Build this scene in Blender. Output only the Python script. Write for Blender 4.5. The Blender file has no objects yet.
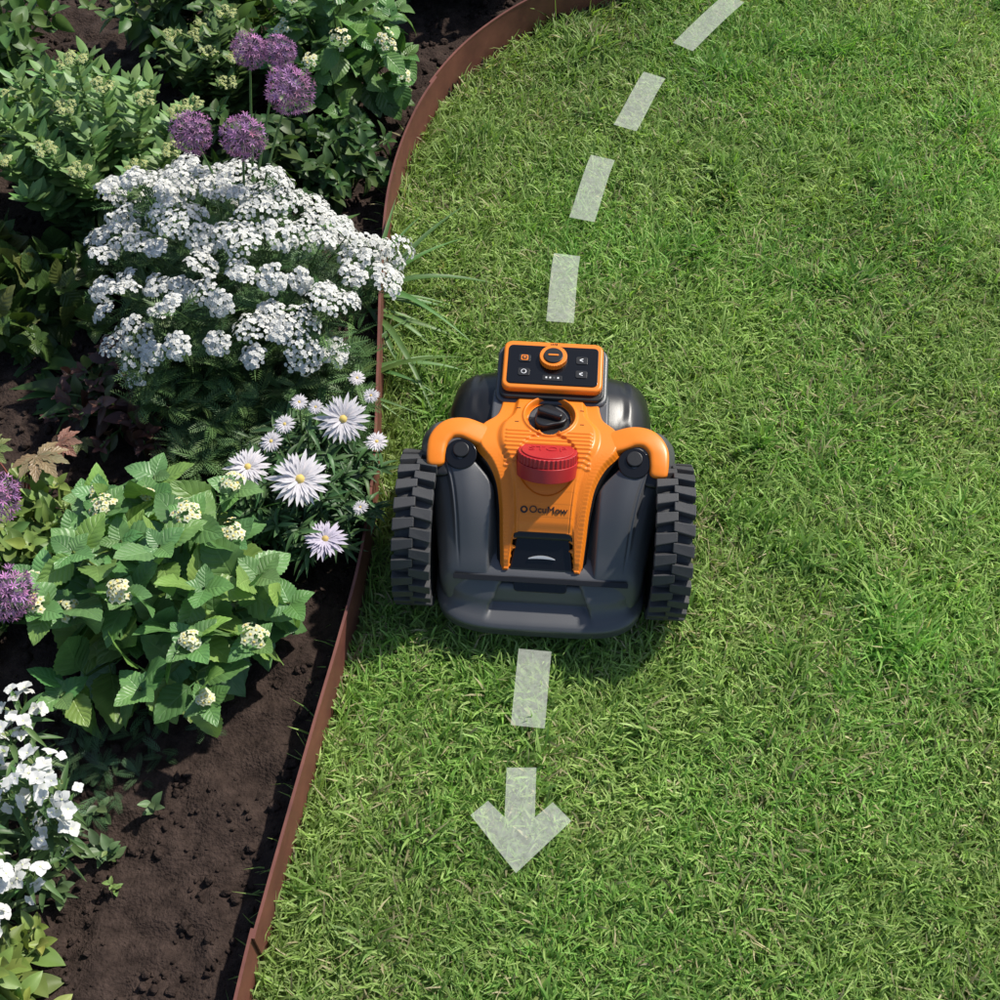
import bpy, math, numpy as np
from mathutils import Vector, Matrix
rng=np.random.default_rng(7)
R=math.radians
scene=bpy.context.scene
TAU=2*math.pi

# ------------------------------------------------------------------ noise
_tab=rng.random((256,256))
def vnoise(x,y,s,seed=0):
    x=np.asarray(x)*s+seed*17.3; y=np.asarray(y)*s+seed*9.7
    xi=np.floor(x).astype(int); yi=np.floor(y).astype(int)
    fx=x-xi; fy=y-yi; fx=fx*fx*(3-2*fx); fy=fy*fy*(3-2*fy)
    a=_tab[xi%256,yi%256]; b=_tab[(xi+1)%256,yi%256]; c=_tab[xi%256,(yi+1)%256]; d=_tab[(xi+1)%256,(yi+1)%256]
    return (a*(1-fx)+b*fx)*(1-fy)+(c*(1-fx)+d*fx)*fy
def fbm(x,y,s,o=4,seed=0):
    r=0;a=.5
    for i in range(o):
        r=r+a*vnoise(x,y,s*2**i,seed+i); a*=.5
    return r
def sstep(a,b,x):
    t=np.clip((x-a)/(b-a),0,1); return t*t*(3-2*t)

# ------------------------------------------------------------------ materials
def new_mat(name):
    m=bpy.data.materials.new(name); m.use_nodes=True
    nt=m.node_tree; b=nt.nodes['Principled BSDF']; return m,nt,b
def nd(nt,t,**k):
    n=nt.nodes.new(t)
    for a,v in k.items(): setattr(n,a,v)
    return n
def mth(nt,op,a,b=None,c=None):
    n=nd(nt,'ShaderNodeMath',operation=op)
    for i,v in enumerate((a,b,c)):
        if v is None: continue
        if isinstance(v,(int,float)): n.inputs[i].default_value=v
        else: nt.links.new(v,n.inputs[i])
    return n.outputs[0]
def simple(name,col,rough=.5,spec=.5,bump=0,bscale=800,metal=0,var=0,vscale=8,coat=0):
    m,nt,b=new_mat(name)
    b.inputs['Base Color'].default_value=(*col,1); b.inputs['Roughness'].default_value=rough
    b.inputs['Specular IOR Level'].default_value=spec; b.inputs['Metallic'].default_value=metal
    b.inputs['Coat Weight'].default_value=coat
    tc=nd(nt,'ShaderNodeTexCoord')
    if var:
        n=nd(nt,'ShaderNodeTexNoise'); n.inputs['Scale'].default_value=vscale; n.inputs['Detail'].default_value=6
        nt.links.new(tc.outputs['Object'],n.inputs['Vector'])
        mx=nd(nt,'ShaderNodeMix',data_type='RGBA'); mx.inputs[6].default_value=(*[c*(1-var) for c in col],1); mx.inputs[7].default_value=(*[min(1,c*(1+var)) for c in col],1)
        nt.links.new(n.outputs['Fac'],mx.inputs[0]); nt.links.new(mx.outputs[2],b.inputs['Base Color'])
        mr=nd(nt,'ShaderNodeMapRange'); mr.inputs[3].default_value=max(0,rough-.1); mr.inputs[4].default_value=min(1,rough+.12)
        nt.links.new(n.outputs['Fac'],mr.inputs[0]); nt.links.new(mr.outputs[0],b.inputs['Roughness'])
    if bump:
        n2=nd(nt,'ShaderNodeTexNoise'); n2.inputs['Scale'].default_value=bscale; n2.inputs['Detail'].default_value=4
        nt.links.new(tc.outputs['Object'],n2.inputs['Vector'])
        bp=nd(nt,'ShaderNodeBump'); bp.inputs['Strength'].default_value=bump; bp.inputs['Distance'].default_value=.002
        nt.links.new(n2.outputs['Fac'],bp.inputs['Height']); nt.links.new(bp.outputs[0],b.inputs['Normal'])
    return m
def organic(name,rough=.5,transl=.25,veins=False,spec=.35,tcol=(1.1,1.25,.6),mottle=True):
    m,nt,b=new_mat(name)
    at=nd(nt,'ShaderNodeAttribute',attribute_name='Col')
    col=at.outputs['Color']
    if veins:
        uv=nd(nt,'ShaderNodeAttribute',attribute_name='luv'); sp=nd(nt,'ShaderNodeSeparateXYZ'); nt.links.new(uv.outputs['Vector'],sp.inputs[0])
        u=mth(nt,'MULTIPLY',mth(nt,'ABSOLUTE',mth(nt,'SUBTRACT',sp.outputs[0],.5)),2.)
        ph=mth(nt,'SUBTRACT',mth(nt,'MULTIPLY',sp.outputs[1],7.),mth(nt,'MULTIPLY',u,1.9))
        tri=mth(nt,'ABSOLUTE',mth(nt,'SUBTRACT',mth(nt,'FRACT',ph),.5))
        side=mth(nt,'SUBTRACT',1.,mth(nt,'MULTIPLY',tri,10.)); side=mth(nt,'MAXIMUM',side,0.)
        mid=mth(nt,'MAXIMUM',mth(nt,'SUBTRACT',1.,mth(nt,'MULTIPLY',u,13.)),0.)
        v=mth(nt,'MAXIMUM',mth(nt,'MULTIPLY',side,.5),mid)
        mx=nd(nt,'ShaderNodeMix',data_type='RGBA',blend_type='MULTIPLY')
        mx.inputs[7].default_value=(1.5,1.35,1.5,1); nt.links.new(mth(nt,'MULTIPLY',v,.6),mx.inputs[0]); nt.links.new(col,mx.inputs[6]); col=mx.outputs[2]
        bp=nd(nt,'ShaderNodeBump'); bp.inputs['Strength'].default_value=.45; bp.inputs['Distance'].default_value=.0013; bp.invert=True
        nt.links.new(mth(nt,'SUBTRACT',v,mth(nt,'MULTIPLY',tri,1.5)),bp.inputs['Height']); nt.links.new(bp.outputs[0],b.inputs['Normal'])
    if mottle:
        tc=nd(nt,'ShaderNodeTexCoord'); n=nd(nt,'ShaderNodeTexNoise'); n.inputs['Scale'].default_value=60; nt.links.new(tc.outputs['Object'],n.inputs['Vector'])
        mr=nd(nt,'ShaderNodeMapRange'); mr.inputs[3].default_value=.75; mr.inputs[4].default_value=1.25; nt.links.new(n.outputs['Fac'],mr.inputs[0])
        vm=nd(nt,'ShaderNodeVectorMath',operation='SCALE'); nt.links.new(col,vm.inputs[0]); nt.links.new(mr.outputs[0],vm.inputs['Scale']); col=vm.outputs[0]
    nt.links.new(col,b.inputs['Base Color'])
    b.inputs['Roughness'].default_value=rough; b.inputs['Specular IOR Level'].default_value=spec
    tr=nd(nt,'ShaderNodeBsdfTranslucent'); vm2=nd(nt,'ShaderNodeVectorMath',operation='MULTIPLY'); vm2.inputs[1].default_value=tcol
    nt.links.new(col,vm2.inputs[0]); nt.links.new(vm2.outputs[0],tr.inputs['Color'])
    ms=nd(nt,'ShaderNodeMixShader'); ms.inputs[0].default_value=transl
    nt.links.new(b.outputs[0],ms.inputs[1]); nt.links.new(tr.outputs[0],ms.inputs[2])
    nt.links.new(ms.outputs[0],nt.nodes['Material Output'].inputs['Surface'])
    return m
M_GRASS=organic('grass_blades',.5,.38,spec=.35,mottle=False)
M_LEAFV=organic('veined_leaf',.40,.22,True,spec=.5)
M_LEAF=organic('smooth_leaf',.45,.22,spec=.4)
M_STEM=organic('stem',.5,.05)
M_PETAL=organic('petal',.6,.25,spec=.2,tcol=(1,1,1),mottle=False)
PM=[M_LEAFV,M_LEAF,M_STEM,M_PETAL]

# ------------------------------------------------------------------ mesh builder
def raw_mesh(name,V,Q,T,QM=None,TM=None,C=None,UV=None,mats=(),smooth=True):
    me=bpy.data.meshes.new(name)
    V=np.asarray(V,dtype=np.float32); nq=len(Q); ntt=len(T)
    me.vertices.add(len(V)); me.vertices.foreach_set('co',V.ravel())
    loops=np.concatenate([np.asarray(Q,dtype=np.int32).ravel(),np.asarray(T,dtype=np.int32).ravel()]).astype(np.int32)
    me.loops.add(len(loops)); me.loops.foreach_set('vertex_index',loops)
    me.polygons.add(nq+ntt)
    st=np.concatenate([np.arange(nq)*4,nq*4+np.arange(ntt)*3]).astype(np.int32)
    me.polygons.foreach_set('loop_start',st)
    if QM is not None:
        me.polygons.foreach_set('material_index',np.concatenate([QM,TM]).astype(np.int32))
    me.polygons.foreach_set('use_smooth',np.full(nq+ntt,smooth))
    me.update(calc_edges=True)
    if C is not None:
        a=me.attributes.new('Col','FLOAT_COLOR','POINT')
        a.data.foreach_set('color',np.concatenate([C,np.ones((len(C),1))],1).astype(np.float32).ravel())
    if UV is not None:
        a=me.attributes.new('luv','FLOAT_VECTOR','POINT')
        a.data.foreach_set('vector',np.concatenate([UV,np.zeros((len(UV),1))],1).astype(np.float32).ravel())
    for m in mats: me.materials.append(m)
    o=bpy.data.objects.new(name,me); scene.collection.objects.link(o); return o
class MB:
    def __init__(s): s.V=[];s.Q=[];s.T=[];s.UV=[];s.C=[];s.QM=[];s.TM=[];s.n=0
    def add(s,tpl,M,t,col,mat=0):
        V,Q,T,UV,S=tpl
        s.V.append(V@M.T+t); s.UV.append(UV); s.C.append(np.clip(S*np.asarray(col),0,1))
        if len(Q): s.Q.append(Q+s.n); s.QM.append(np.full(len(Q),mat))
        if len(T): s.T.append(T+s.n); s.TM.append(np.full(len(T),mat))
        s.n+=len(V)
    def tube(s,P,r0,r1,col,mat=2,k=5):
        P=np.asarray(P,float); n=len(P); tt=np.gradient(P,axis=0); tt/=np.linalg.norm(tt,axis=1)[:,None]+1e-9
        ref=np.array([.3,.9,.1]); x=np.cross(tt,ref); x/=np.linalg.norm(x,axis=1)[:,None]+1e-9; y=np.cross(tt,x)
        r=np.linspace(r0,r1,n)[:,None]; a=np.arange(k)*TAU/k
        V=(P[:,None]+x[:,None]*(np.cos(a)[None,:,None]*r[:,None])+y[:,None]*(np.sin(a)[None,:,None]*r[:,None])).reshape(-1,3)
        Q=[[i*k+j,i*k+(j+1)%k,(i+1)*k+(j+1)%k,(i+1)*k+j] for i in range(n-1) for j in range(k)]
        s.add((V,np.array(Q),np.zeros((0,3),int),np.zeros((len(V),2)),np.ones((len(V),3))),np.eye(3),np.zeros(3),col,mat)
    def finish(s,name,mats=PM):
        cat=lambda l,w:np.concatenate(l) if l else np.zeros((0,w),int)
        return raw_mesh(name,np.concatenate(s.V),cat(s.Q,4),cat(s.T,3),np.concatenate(s.QM) if s.QM else np.zeros(0),np.concatenate(s.TM) if s.TM else np.zeros(0),np.concatenate(s.C),np.concatenate(s.UV),mats)
def nrm(v): v=np.asarray(v,float); return v/(np.linalg.norm(v)+1e-9)
def basis(d,up,sc=1.,roll=0.):
    y=nrm(d); x=np.cross(y,up)
    if np.linalg.norm(x)<1e-3: x=np.cross(y,[1,.2,0])
    x=nrm(x); z=np.cross(x,y)
    if roll: x,z=x*math.cos(roll)+z*math.sin(roll),z*math.cos(roll)-x*math.sin(roll)
    return np.stack([x,y,z],1)*sc
def leaf_tpl(n=7,m=2,width=.5,p=.75,droop=.2,fold=.25,serr=0,wave=.0,bendx=0.,tipc=1.,rnd=.85):
    V=[];UV=[];S=[]
    for i in range(n+1):
        t=i/n; w=math.sin(math.pi*min(1,t**p))**rnd*width/2 if 0<t<1 else (.02*width if i==0 else .001)
        if serr and 0<i<n: w_e=w*(1+serr*(1 if i%2 else -1))
        else: w_e=w
        for c in range(-m,m+1):
            f=c/m; ww=w_e if abs(c)==m else w
            x=ww*f
            z=fold*abs(x)-droop*t*t+wave*math.sin(t*15+f*2)*abs(f)
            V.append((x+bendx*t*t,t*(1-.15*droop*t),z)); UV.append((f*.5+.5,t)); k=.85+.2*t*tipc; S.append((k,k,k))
    w=2*m+1
    Q=[[i*w+c,i*w+c+1,(i+1)*w+c+1,(i+1)*w+c] for i in range(n) for c in range(2*m)]
    return (np.array(V),np.array(Q),np.zeros((0,3),int),np.array(UV),np.array(S))
def merge(parts):
    V=[];Q=[];T=[];UV=[];S=[];n=0
    for (v,q,t,u,s),M,tr,c in parts:
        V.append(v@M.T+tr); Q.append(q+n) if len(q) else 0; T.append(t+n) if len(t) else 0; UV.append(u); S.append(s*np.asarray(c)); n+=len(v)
    return (np.concatenate(V),np.concatenate(Q) if Q else np.zeros((0,4),int),np.concatenate(T) if T else np.zeros((0,3),int),np.concatenate(UV),np.concatenate(S))
def flower_tpl(k,width,p,layers=((1,0,.0),),droop=.1,centre=.15,cc=(1,.8,.2),n=3,m=1,jit=.0,cup=.15,rnd=.85,cdome=.7):
    parts=[]
    for (sc,el,off) in layers:
        for i in range(k):
            a=TAU*(i+off)/k+jit*rng.normal(); e=el+cup+jit*rng.normal()
            d=[math.cos(a)*math.cos(e),math.sin(a)*math.cos(e),math.sin(e)]
            parts.append((leaf_tpl(n,m,width,p,droop,.3,tipc=.6,rnd=rnd),basis(d,[0,0,1],sc*(1+jit*rng.normal())),np.array([0,0,0.]),(1,1,1)))
    V=[(0,0,centre*cdome)];T=[]
    for j,(rr,zz) in enumerate(((.6,.5),(1,.05))):
        for i in range(6): V.append((centre*rr*math.cos(i*TAU/6),centre*rr*math.sin(i*TAU/6),centre*zz*cdome/.7))
    for i in range(6): T.append([0,1+i,1+(i+1)%6])
    Q=[[1+i,7+i,7+(i+1)%6,1+(i+1)%6] for i in range(6)]
    V=np.array(V); parts.append(((V,np.array(Q),np.array(T),np.zeros((len(V),2)),np.ones((len(V),3))),np.eye(3),np.array([0,0,.05]),cc))
    return merge(parts)

# ------------------------------------------------------------------ garden edge line
EDGE=[(-.5,-2.6),(-.42,-1.6),(-.34,-.95),(-.298,-.605),(-.283,-.508),(-.262,-.39),(-.239,-.262),(-.219,-.155),(-.198,-.023),(-.188,.138),(-.192,.336),(-.198,.558),(-.193,.757),(-.158,.94),(-.100,1.085),(-.02,1.205),(.085,1.305),(.23,1.385),(.43,1.45),(.8,1.53),(1.4,1.58),(2.4,1.6),(4,1.4)]
def catmull(P,k=12):
    P=np.array(P,float); out=[]
    for i in range(len(P)-1):
        p0=P[max(i-1,0)];p1=P[i];p2=P[i+1];p3=P[min(i+2,len(P)-1)]
        for j in range(k):
            t=j/k; out.append(.5*((2*p1)+(-p0+p2)*t+(2*p0-5*p1+4*p2-p3)*t*t+(-p0+3*p1-3*p2+p3)*t**3))
    out.append(P[-1]); return np.array(out)
EL=catmull(EDGE,10)
POLY=np.concatenate([EL,[(4,8),(-6,8),(-6,-2.6)]])
def in_bed(x,y):
    r=np.zeros(len(x),bool); n=len(POLY)
    for i in range(n):
        x1,y1=POLY[i];x2,y2=POLY[(i+1)%n]
        if y1==y2: continue
        c=((y1>y)!=(y2>y))&(x<(x2-x1)*(y-y1)/(y2-y1)+x1); r^=c
    return r
def edge_dist(x,y):
    d=np.full(len(x),9.)
    for p in EL[::1]:
        d=np.minimum(d,(x-p[0])**2+(y-p[1])**2)
    return np.sqrt(d)

# ------------------------------------------------------------------ ground: lawn sheet
def lawn_ground_mat():
    m,nt,b=new_mat('lawn_turf'); tc=nd(nt,'ShaderNodeTexCoord')
    n=nd(nt,'ShaderNodeTexNoise'); n.inputs['Scale'].default_value=90; n.inputs['Detail'].default_value=8; nt.links.new(tc.outputs['Object'],n.inputs['Vector'])
    cr=nd(nt,'ShaderNodeValToRGB'); e=cr.color_ramp; e.elements[0].position=.35; e.elements[0].color=(.08,.12,.03,1); e.elements[1].position=.7; e.elements[1].color=(.22,.28,.08,1)
    nt.links.new(n.outputs['Fac'],cr.inputs[0]); nt.links.new(cr.outputs[0],b.inputs['Base Color']); b.inputs['Roughness'].default_value=.9
    return m
g=raw_mesh('lawn_ground',[(-60,-60,0),(60,-60,0),(60,60,0),(-60,60,0)],[[0,1,2,3]],np.zeros((0,3),int),mats=[lawn_ground_mat()])

# grass blades
MOW=(0.061,0.0); MROT=R(-4); MSC=.92
def blades(N,x0,x1,y0,y1,wmul=1.,lmul=1.,exclude=None):
    x=rng.uniform(x0,x1,N); y=rng.uniform(y0,y1,N)
    k=~in_bed(x,y)
    if exclude: k&=~((x>exclude[0])&(x<exclude[1])&(y>exclude[2])&(y<exclude[3]))
    x=x[k];y=y[k]; d=edge_dist(x,y); k=d>.004; x=x[k];y=y[k];d=d[k]
    c,s=math.cos(MROT),math.sin(MROT); lx=(x-MOW[0])*c+(y-MOW[1])*s; ly=-(x-MOW[0])*s+(y-MOW[1])*c
    k=~((abs(abs(lx)-.172)<.028)&(abs(ly)<.042)); x=x[k];y=y[k];d=d[k]
    n=len(x)
    dens=fbm(x,y,6,3,5)
    th=rng.uniform(0,TAU,n)*.75+vnoise(x,y,9,3)*TAU*1.1+vnoise(x,y,30,8)*3
    L=rng.uniform(.018,.042,n)*(.75+.6*dens)*lmul
    tuft=vnoise(x,y,14,21); L*=1+.45*sstep(.68,.92,tuft)
    L*=1+.9*np.exp(-d/.018)*rng.random(n)*1.3
    a=np.clip(rng.normal(.98,.3,n),.1,1.42); w=rng.uniform(.0008,.0019,n)*wmul*(1+.5*sstep(.7,.95,tuft))
    dx=np.cos(th);dy=np.sin(th); roll=rng.normal(0,.5,n)
    th2=rng.normal(0,.5,n)
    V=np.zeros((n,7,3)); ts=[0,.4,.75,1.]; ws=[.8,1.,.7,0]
    S=np.zeros((n,7)); 
    for i,t in enumerate(ts):
        h=L*np.sin(a)*t**1.3; z=L*(np.cos(a)*t+.30*t*(1-t)*np.sin(a)*1.6)
        ang=th+th2*t
        cx=x+np.cos(ang)*h; cy=y+np.sin(ang)*h; cz=z+.001
        px=-dy*np.cos(roll);py=dx*np.cos(roll);pz=np.sin(roll)
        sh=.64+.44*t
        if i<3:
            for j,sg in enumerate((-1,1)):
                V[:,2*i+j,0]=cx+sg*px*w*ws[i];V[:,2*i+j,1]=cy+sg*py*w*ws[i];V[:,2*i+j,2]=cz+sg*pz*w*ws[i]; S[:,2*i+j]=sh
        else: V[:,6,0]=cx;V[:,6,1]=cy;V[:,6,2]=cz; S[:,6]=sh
    base=np.array([.30,.47,.10]); lite=np.array([.46,.59,.21]); dark=np.array([.14,.32,.055]); straw=np.array([.66,.58,.34]); fresh=np.array([.20,.48,.075])
    f=rng.random(n)[:,None]; big=fbm(x,y,2.5,3,11)[:,None]
    col=base*(1-f)+lite*f
    dk=(sstep(.58,.85,tuft)*rng.random(n))[:,None]; col=col*(1-.6*dk)+dark*.6*dk
    fr=(sstep(.45,.8,vnoise(x,y,5,31))*(rng.random(n)<.55))[:,None]; col=col*(1-.55*fr)+fresh*.55*fr
    st=rng.random(n)<(.04+.12*sstep(.4,.8,vnoise(x,y,8,41))); col[st]=straw*rng.uniform(.5,1.1,(st.sum(),1))
    col=col*(.70+.6*big)*rng.uniform(.7,1.25,(n,1))
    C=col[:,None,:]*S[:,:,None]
    return V,C,n
def build_grass():
    sets=[blades(195000,-.4,1.2,-.75,1.7),blades(35000,-.7,2.3,-1.5,1.9,2.6,1.15,exclude=(-.4,1.2,-.75,1.7))]
    V=np.concatenate([s[0] for s in sets]).reshape(-1,3); C=np.clip(np.concatenate([s[1] for s in sets]).reshape(-1,3),0,1)
    n=len(V)//7; b=(np.arange(n)*7)[:,None]
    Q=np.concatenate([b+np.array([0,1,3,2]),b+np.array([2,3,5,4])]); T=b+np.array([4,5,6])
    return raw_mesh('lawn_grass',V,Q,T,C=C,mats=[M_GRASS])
build_grass()

# ------------------------------------------------------------------ soil bed
def soil_h(x,y):
    return .028+.035*(fbm(x,y,5,3,2)-.5)+.028*(fbm(x,y,28,4,6)-.5)+.02*np.clip(-x-.35,0,1)
def soil_mat():
    m,nt,b=new_mat('garden_soil'); tc=nd(nt,'ShaderNodeTexCoord')
    n=nd(nt,'ShaderNodeTexNoise'); n.inputs['Scale'].default_value=45; n.inputs['Detail'].default_value=10; n.inputs['Roughness'].default_value=.7; nt.links.new(tc.outputs['Object'],n.inputs['Vector'])
    cr=nd(nt,'ShaderNodeValToRGB'); e=cr.color_ramp; e.elements[0].position=.3; e.elements[0].color=(.018,.012,.010,1); e.elements[1].position=.75; e.elements[1].color=(.080,.055,.045,1)
    nt.links.new(n.outputs['Fac'],cr.inputs[0]); nt.links.new(cr.outputs[0],b.inputs['Base Color']); b.inputs['Roughness'].default_value=.95; b.inputs['Specular IOR Level'].default_value=.15
    n2=nd(nt,'ShaderNodeTexNoise'); n2.inputs['Scale'].default_value=220; n2.inputs['Detail'].default_value=8; nt.links.new(tc.outputs['Object'],n2.inputs['Vector'])
    bp=nd(nt,'ShaderNodeBump'); bp.inputs['Strength'].default_value=.9; bp.inputs['Distance'].default_value=.006; nt.links.new(n2.outputs['Fac'],bp.inputs['Height']); nt.links.new(bp.outputs[0],b.inputs['Normal'])
    return m
M_SOIL=soil_mat()
xs=np.arange(-2.4,2.6,.007); ys=np.arange(-1.8,2.6,.007)
X,Y=np.meshgrid(xs,ys); x=X.ravel();y=Y.ravel()
ib=in_bed(x,y); ed=np.full(len(x),9.)
for p in EL[::2]: ed=np.minimum(ed,(x-p[0])**2+(y-p[1])**2)
ok=ib&(np.sqrt(ed)>.006)
Z=np.where(ok,soil_h(x,y),-.06)
w=len(xs);h=len(ys); idx=np.arange(w*h).reshape(h,w)
Q=np.stack([idx[:-1,:-1].ravel(),idx[:-1,1:].ravel(),idx[1:,1:].ravel(),idx[1:,:-1].ravel()],1)
Q=Q[ok[Q].any(1)]
used=np.unique(Q); remap=np.zeros(w*h,int); remap[used]=np.arange(len(used))
raw_mesh('garden_bed_soil',np.stack([x,y,Z],1)[used],remap[Q],np.zeros((0,3),int),mats=[M_SOIL])
import bmesh
def ico(sub=1):
    bm=bmesh.new(); bmesh.ops.create_icosphere(bm,subdivisions=sub,radius=1); V=np.array([v.co[:] for v in bm.verts]); T=np.array([[v.index for v in f.verts] for f in bm.faces]); bm.free(); return V,T
iv,it=ico(2)
mb=MB()
NC=13000
cx=rng.uniform(-.95,.1,NC); cy=rng.uniform(-.9,1.5,NC); k=in_bed(cx,cy)&(edge_dist(cx,cy)>.010)&(fbm(cx,cy,7,3,77)>.34); cx=cx[k];cy=cy[k]; cz=soil_h(cx,cy)
for i in range(len(cx)):
    r=.0012+.0075*rng.random()**3.6
    v=iv*(1+.75*(rng.random((len(iv),1))-.5))*rng.uniform(.5,1.2,3)
    mb.add((v,np.zeros((0,4),int),it,np.zeros((len(v),2)),np.ones((len(v),3))),basis(rng.normal(size=3),[0,0,1],r),np.array([cx[i],cy[i],cz[i]+r*.15]),(1,1,1),0)
mb.finish('soil_clods',[M_SOIL])

# ------------------------------------------------------------------ corten edging
def corten():
    m,nt,b=new_mat('rusted_steel'); tc=nd(nt,'ShaderNodeTexCoord')
    n=nd(nt,'ShaderNodeTexNoise'); n.inputs['Scale'].default_value=14; n.inputs['Detail'].default_value=9; n.inputs['Roughness'].default_value=.65; nt.links.new(tc.outputs['Object'],n.inputs['Vector'])
    cr=nd(nt,'ShaderNodeValToRGB'); e=cr.color_ramp; e.elements[0].position=.3; e.elements[0].color=(.10,.030,.024,1); e.elements[1].position=.72; e.elements[1].color=(.22,.075,.052,1)
    nt.links.new(n.outputs['Fac'],cr.inputs[0]); nt.links.new(cr.outputs[0],b.inputs['Base Color']); b.inputs['Roughness'].default_value=.55
    bp=nd(nt,'ShaderNodeBump'); bp.inputs['Strength'].default_value=.25; bp.inputs['Distance'].default_value=.002; nt.links.new(n.outputs['Fac'],bp.inputs['Height']); nt.links.new(bp.outputs[0],b.inputs['Normal'])
    return m
M_COR=corten()
def strip(name,P,z0,z1,th,off=0.):
    tt=np.gradient(P,axis=0); tt/=np.linalg.norm(tt,axis=1)[:,None]; nn=np.stack([tt[:,1],-tt[:,0]],1)
    V=[]
    for p,n in zip(P,nn):
        for o,z in ((off,z0),(off+th,z0),(off+th,z1),(off,z1)): V.append((p[0]+n[0]*o,p[1]+n[1]*o,z))
    Q=[[i*4+j,i*4+(j+1)%4,(i+1)*4+(j+1)%4,(i+1)*4+j] for i in range(len(P)-1) for j in range(4)]
    Q+=[[3,2,1,0],[len(V)-4,len(V)-3,len(V)-2,len(V)-1]]
    o=raw_mesh(name,V,Q,np.zeros((0,3),int),mats=[M_COR],smooth=False); return o
ED=catmull(EDGE,30)
root=bpy.data.objects.new('garden_edging',None); scene.collection.objects.link(root)
i1=np.argmin(np.hypot(ED[:,0]+.29,ED[:,1]+.553)); i2=np.argmin(np.hypot(ED[:,0]+.125,ED[:,1]-1.04))
for nm,a,b_,off in (('panel_near',0,i1+3,-.004),('panel_middle',i1-2,i2+2,0.),('panel_far',i2-3,len(ED),-.004)):
    s=strip(nm,ED[a:b_],-.08,.088,.0026,off-.001); s.parent=root
    s2=strip(nm+'_lip',ED[a:b_],.0885,.0915,.0040,off-.0018); s2.parent=root
# ------------------------------------------------------------------ path overlay graphic, added as translucent sheets above the grass
m,nt,b=new_mat('overlay_sheet'); b.inputs['Base Color'].default_value=(.82,.86,.74,1); b.inputs['Roughness'].default_value=.9; b.inputs['Specular IOR Level'].default_value=.1
tr=nd(nt,'ShaderNodeBsdfTransparent'); ms=nd(nt,'ShaderNodeMixShader'); tc=nd(nt,'ShaderNodeTexCoord'); n=nd(nt,'ShaderNodeTexNoise'); n.inputs['Scale'].default_value=160; n.inputs['Detail'].default_value=5
nt.links.new(tc.outputs['Object'],n.inputs['Vector']); mr=nd(nt,'ShaderNodeMapRange'); mr.inputs[1].default_value=.3; mr.inputs[2].default_value=.7; mr.inputs[3].default_value=.25; mr.inputs[4].default_value=.36
nt.links.new(n.outputs['Fac'],mr.inputs[0]); nt.links.new(mr.outputs[0],ms.inputs[0]); nt.links.new(tr.outputs[0],ms.inputs[1]); nt.links.new(b.outputs[0],ms.inputs[2]); nt.links.new(ms.outputs[0],nt.nodes['Material Output'].inputs['Surface'])
M_CH=m
MZ=.041; KZ=1-MZ/1.66; SY=-1.025*MZ/1.66
CL=catmull([(.034,-.262),(.038,-.243),(.050,-.124),(.075,.1),(.092,.4),(.102,.507),(.119,.668),(.148,.757),(.194,.925),(.24,1.01),(.308,1.17),(.371,1.26),(.494,1.425),(.66,1.6),(.85,1.75)],20)
def dash(y0,y1,wd=.0235):
    P=CL[(CL[:,1]>=y0-.001)&(CL[:,1]<=y1+.001)]; tt=np.gradient(P,axis=0); tt/=np.linalg.norm(tt,axis=1)[:,None]; nn=np.stack([tt[:,1],-tt[:,0]],1)
    V=[];
    for p,n_ in zip(P,nn):
        for s in (-1,1): q=p+s*n_*wd; V.append((q[0]*KZ,q[1]*KZ+SY,MZ))
    return V,[[2*i,2*i+1,2*i+3,2*i+2] for i in range(len(P)-1)]
V=[];Q=[]
for a,b_ in ((-.243,-.124),(.507,.668),(.757,.925),(1.01,1.17),(1.26,1.425)):
    v,q=dash(a,b_); Q+=[[k+len(V) for k in f] for f in q]; V+=v
raw_mesh('dashed_overlay',V,Q,np.zeros((0,3),int),mats=[M_CH])
me=bpy.data.meshes.new('arrow_overlay')
A=[(.0205,-.448),(.094,-.378),(.070,-.352),(.046,-.373),(.049,-.303),(.009,-.303),(.006,-.373),(-.016,-.350),(-.039,-.370)]
me.from_pydata([(p[0]*KZ,p[1]*KZ+SY,MZ) for p in A],[],[[0,1,2,3],[0,3,6],[3,4,5,6],[0,6,7,8]]); me.materials.append(M_CH)
o=bpy.data.objects.new('arrow_overlay',me); scene.collection.objects.link(o)

# ------------------------------------------------------------------ plants
BIG=[leaf_tpl(18,3,.74,.70,d,.16,.05,.014,bx) for d in (.05,.22,.42) for bx in (-.06,.07)]
MED=[leaf_tpl(8,2,.55,.75,d,.3,.0,.01,bx) for d in (.1,.35) for bx in (-.06,.06)]
LAN=[leaf_tpl(7,1,.2,.8,d,.5,0,0,bx) for d in (.05,.4,.8) for bx in (-.15,.15)]
FAT=[leaf_tpl(6,2,.42,.85,d,-.15,0,0,0) for d in (-.2,0.,.15)]
def fern():
    parts=[(leaf_tpl(4,1,.05,.8,.25,0),np.eye(3),np.zeros(3),(1,1,1))]
    for i in range(10):
        t=.12+.085*i; l=.22*math.sin(math.pi*(t*.85+.1))+.04
        for s in (-1,1):
            parts.append((leaf_tpl(2,1,.2,.8,.2,.3),basis([s,.9,.15+.2*rng.random()],[0,0,1],l),np.array([0,t,-.25*t*t]),(1,1,1)))
    return merge(parts)
FERN=[fern() for _ in range(3)]
FLO=flower_tpl(5,.95,.95,((1,0,0),),.15,.26,(1.0,.97,.86),3,1,cup=.25,rnd=.5)
CREAM=flower_tpl(5,.8,.95,((1,0,0),),.15,.3,(1,.85,.4),2,1,cup=.1)
STAR=flower_tpl(6,.24,.8,((1,0,0),),-.05,.14,(.6,.7,.5),2,1,cup=.5)
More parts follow.
